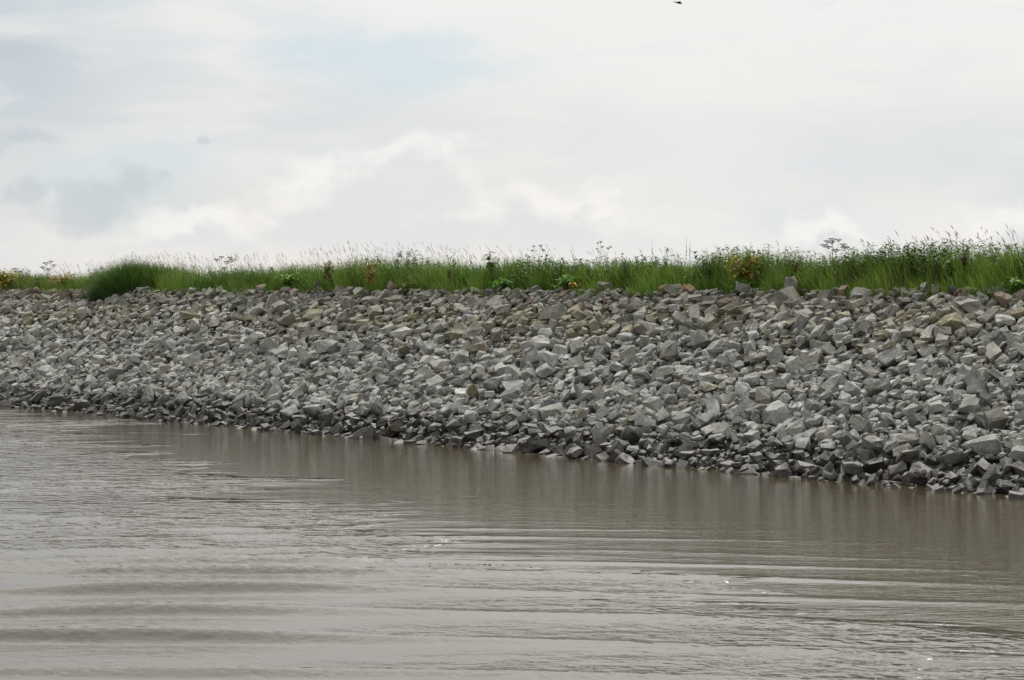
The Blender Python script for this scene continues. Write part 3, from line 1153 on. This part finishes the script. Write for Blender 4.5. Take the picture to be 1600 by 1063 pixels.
leafy_plant(452, 7.33, 34, 428, 446, LIME, 'bright green rosette with a yellow leaf beside the reddish boulder', 'leafy_weed', 'weed', 90, 0.11, 5, group='low leafy plants by the stones')
leafy_plant(583, 7.38, 34, 409, 448, [(0.34, 0.19, 0.06), (0.26, 0.15, 0.065), (0.18, 0.10, 0.05)], 'plant with withered rust brown leaves left of the globe heads', 'withered_weed', 'weed', 60, 0.10, 5)
leafy_plant(768, 7.9, 26, 396, 430, [(0.10, 0.14, 0.05), (0.14, 0.17, 0.075), (0.08, 0.115, 0.045)], 'small grey green shrub rising above the turf left of centre', 'shrub', 'shrub', 120, 0.08, 6)
leafy_plant(10, 7.48, 50, 424, 446, [(0.46, 0.36, 0.05), (0.36, 0.32, 0.06), (0.26, 0.16, 0.06), (0.14, 0.18, 0.04)], 'yellow flowering plant at the left edge of the picture', 'yellow_weed', 'weed', 150, 0.11, 7)
leafy_plant(100, 7.8, 52, 427, 446, [(0.36, 0.24, 0.08), (0.27, 0.17, 0.075), (0.32, 0.28, 0.08)], 'patch of browned weeds left of the dark tussock', 'withered_weed', 'weed', 150, 0.10, 8)
leafy_plant(513, 7.38, 26, 408, 440, [(0.17, 0.16, 0.05), (0.15, 0.13, 0.05)], 'brownish green bushy plant above the reddish dock', 'leafy_weed', 'weed', 90, 0.09, 5, group='low leafy plants by the stones')


def dock(px, Y, ytop, ybot, label, col, wpx=8):
    b, dep = base_at(px, Y)
    b[2] = zpx(ybot, dep)
    g = np.random.default_rng(int(px) + 5)
    root = thing('dock', b, label, 'dock plant', 'dead dock spikes in the turf')
    H = zpx(ytop, dep) - b[2]
    w = wpx / 2 / FPX * dep
    S = Geo()
    br = []
    for k in range(4):
        a = k * 1.6 + g.uniform(-0.3, 0.3)
        e = np.array([math.cos(a) * w, math.sin(a) * w, H * g.uniform(0.75, 0.95)]) if k else np.array([0.02, 0, H])
        f = np.array([0, 0, H * (0.3 if k else 0.0)])
        S.tube([f, (f + e) / 2, e], 0.006, 0.003, np.array(col) * 0.8, 4)
        br.append((f + (e - f) * 0.35, e))
    obj('stem', S.mesh('stem'), M_DRY, root)
    for (p, q) in br:
        G = Geo()
        for j in range(34):
            t = g.random()
            G.blob(p + (q - p) * t + g.normal(0, 0.014, 3), g.uniform(0.009, 0.017), np.array(col) * g.uniform(0.7, 1.3), 0.8)
        obj('seed_spike', G.mesh('seed_spike'), M_DRY, root)


dock(519, 7.20, 432, 458, 'reddish brown dock growing from the stones left of centre', (0.13, 0.06, 0.04), 10)
dock(702, 7.25, 419, 448, 'dark brown dock standing in the grass right of the globe heads', (0.10, 0.06, 0.03), 6)
dock(1243, 7.35, 410, 438, 'dark rust brown dock right of the yellowing bush', (0.11, 0.055, 0.03), 8)
dock(1506, 7.35, 398, 430, 'blackish brown dock in the tall grass at right', (0.055, 0.035, 0.022), 7)


def stalk(px, Y, ytop, leanpx, label):
    b, dep = base_at(px, Y)
    H = zpx(ytop, dep) - b[2]
    l = leanpx / FPX * dep
    root = thing('bare_stalk', b, label, 'stalk', 'bare upright stalks')
    G = Geo()
    tip = np.array([RT[0] * l, RT[1] * l, H])
    G.tube([np.zeros(3), tip * np.array([0.6, 0.6, 0.5]), tip], 0.006, 0.0022, DK, 4)
    obj('stem', G.mesh('stem'), M_DRY, root)
    S = Geo()
    g = np.random.default_rng(int(px))
    for j in range(26):
        t = g.uniform(0.62, 0.86)
        S.blob(tip * t + g.normal(0, 0.008, 3), 0.008, np.array(DK) * g.uniform(0.7, 1.2), 1.3)
    obj('seed_spike', S.mesh('seed_spike'), M_DRY, root)


stalk(1022, 8.1, 376, -4, 'bare dark stalk leaning left, left of the paired stalks')
stalk(1069, 8.1, 372, 4, 'tallest bare stalk of the pair right of the leaning one')
stalk(1077, 8.1, 377, 1, 'shorter upright bare stalk of the pair')

# ---- the dark tussock that spills down over the stones at the left


def tussock(px, Y, wpx, ytop, n, cols, label, name, seed, spread=1.0, ybase=None):
    b, dep = base_at(px, Y)
    if ybase is not None:
        b[2] = zpx(ybase, dep)
    g = np.random.default_rng(seed)
    root = thing(name, b, label, 'grass tussock')
    hw = wpx / 2 / FPX * dep
    H0 = zpx(ytop, dep) - b[2]
    a, q = g.uniform(0, 6.28, n), np.sqrt(g.random(n)) * 0.8
    bx = RT[0] * np.cos(a) * q * hw + FW[0] * np.sin(a) * q * hw * 0.5
    by = RT[1] * np.cos(a) * q * hw + FW[1] * np.sin(a) * q * hw * 0.5
    H = H0 * (1.08 - 0.55 * q ** 2) * g.uniform(0.5, 1.0, n) ** 0.8 * (1 + 0.16 * vnoise(95, 0.22, bx + 40) + 0.12 * (g.random(n) < 0.06))
    bz = ground_z(np.array(by) + Y) - b[2]
    base = np.stack([bx, by, np.minimum(bz, 0.1) - 0.03], -1)
    ld = np.stack([bx, by, 0 * bx], -1) / (hw + 1e-6) + np.stack([g.normal(-0.15, 0.35, n), g.normal(0, 0.35, n), 0 * bx], -1)
    C = np.array(cols)[g.integers(len(cols), size=n)] * g.uniform(0.7, 1.25, (n, 1))
    V, F, C = blades(n, base, H, ld, g.uniform(0.25, 0.8, n) * spread, g.uniform(0.008, 0.015, n), C, seed + 1, 0.9)
    obj('blades', mesh_np('blades', V, F, C), M_GRASS, root, kind='stuff')
    return root


DG = [(0.035, 0.075, 0.020), (0.050, 0.100, 0.024), (0.075, 0.130, 0.032), (0.10, 0.15, 0.04)]
tussock(204, 7.35, 138, 399, 8200, DG, 'big dark green grass tussock humped above the turf at left', 'grass_tussock', 61)
tussock(156, 7.0, 62, 441, 2600, [(0.055, 0.07, 0.045), (0.07, 0.085, 0.055), (0.045, 0.05, 0.035)], 'grey green grass spilling over the stones left below the dark tussock', 'grass_tussock', 63, 1.3, 472)
tussock(395, 7.6, 40, 424, 1500, DG, 'small dark grass tuft between the umbel plant and reddish boulder', 'grass_tussock', 65)

# ------------------------------------------------------------------ the bird crossing the top of the picture


def make_bird():
    dep = 95.0
    off = (1059 - 800) / FPX * dep
    p = np.array([0, -CAMD]) + FW * dep + RT * off
    cz = math.tan(math.atan((531.5 - 6) / FPX) - PITCH) * math.hypot(dep, off)
    bm = bmesh.new()
    # body: rings along the length, then wings and tail drawn from its sides
    prof_b = [(-0.20, 0.004), (-0.14, 0.018), (-0.06, 0.034), (0.02, 0.040), (0.09, 0.032), (0.135, 0.022), (0.165, 0.021), (0.185, 0.012), (0.205, 0.003)]
    rings = []
    K = 10
    for (x, r) in prof_b:
        zc = 0.012 if x > 0.13 else 0.0
        rings.append([bm.verts.new((x, r * math.cos(j * 2 * math.pi / K), zc + r * 0.92 * math.sin(j * 2 * math.pi / K))) for j in range(K)])
    for a, b in zip(rings, rings[1:]):
        for j in range(K):
            bm.faces.new((a[j], a[(j + 1) % K], b[(j + 1) % K], b[j]))
    bm.faces.new(rings[0][::-1])
    bm.faces.new(rings[-1])
    for s in (1, -1):
        sec = [(0.02, 0.08, -0.06, 0.010), (0.14, 0.10, -0.045, 0.05), (0.25, 0.055, -0.06, 0.045), (0.36, -0.03, -0.085, 0.02)]
        prev = None
        for (y, x1, x0, z) in sec:
            q = [bm.verts.new((x0, s * y, z - 0.002)), bm.verts.new(((x0 + x1) / 2, s * y, z + 0.008)), bm.verts.new((x1, s * y, z)), bm.verts.new(((x0 + x1) / 2, s * y, z - 0.004))]
            if prev:
                for j in range(4):
                    bm.faces.new((prev[j], prev[(j + 1) % 4], q[(j + 1) % 4], q[j]))
            prev = q
        bm.faces.new(prev)
    t0 = [bm.verts.new((-0.16, -0.015, 0.004)), bm.verts.new((-0.16, 0.015, 0.004)), bm.verts.new((-0.28, 0.045, 0)), bm.verts.new((-0.25, 0, 0)), bm.verts.new((-0.28, -0.045, 0))]
    t1 = [bm.verts.new((v.co.x, v.co.y, v.co.z - 0.006)) for v in t0]
    bm.faces.new(t0)
    bm.faces.new(t1[::-1])
    for j in range(5):
        bm.faces.new((t0[j], t1[j], t1[(j + 1) % 5], t0[(j + 1) % 5]))
    bmesh.ops.recalc_face_normals(bm, faces=bm.faces)
    me = bpy.data.meshes.new('bird')
    bm.to_mesh(me)
    bm.free()
    o = obj('bird', me, M_BIRD, None, label='small dark bird gliding across the top of the sky', category='bird')
    o.location = (p[0], p[1], CAMH + cz)
    a = math.atan2(RT[1], RT[0])
    o.rotation_euler = (math.radians(4), math.radians(14), a + math.radians(14))


make_bird()
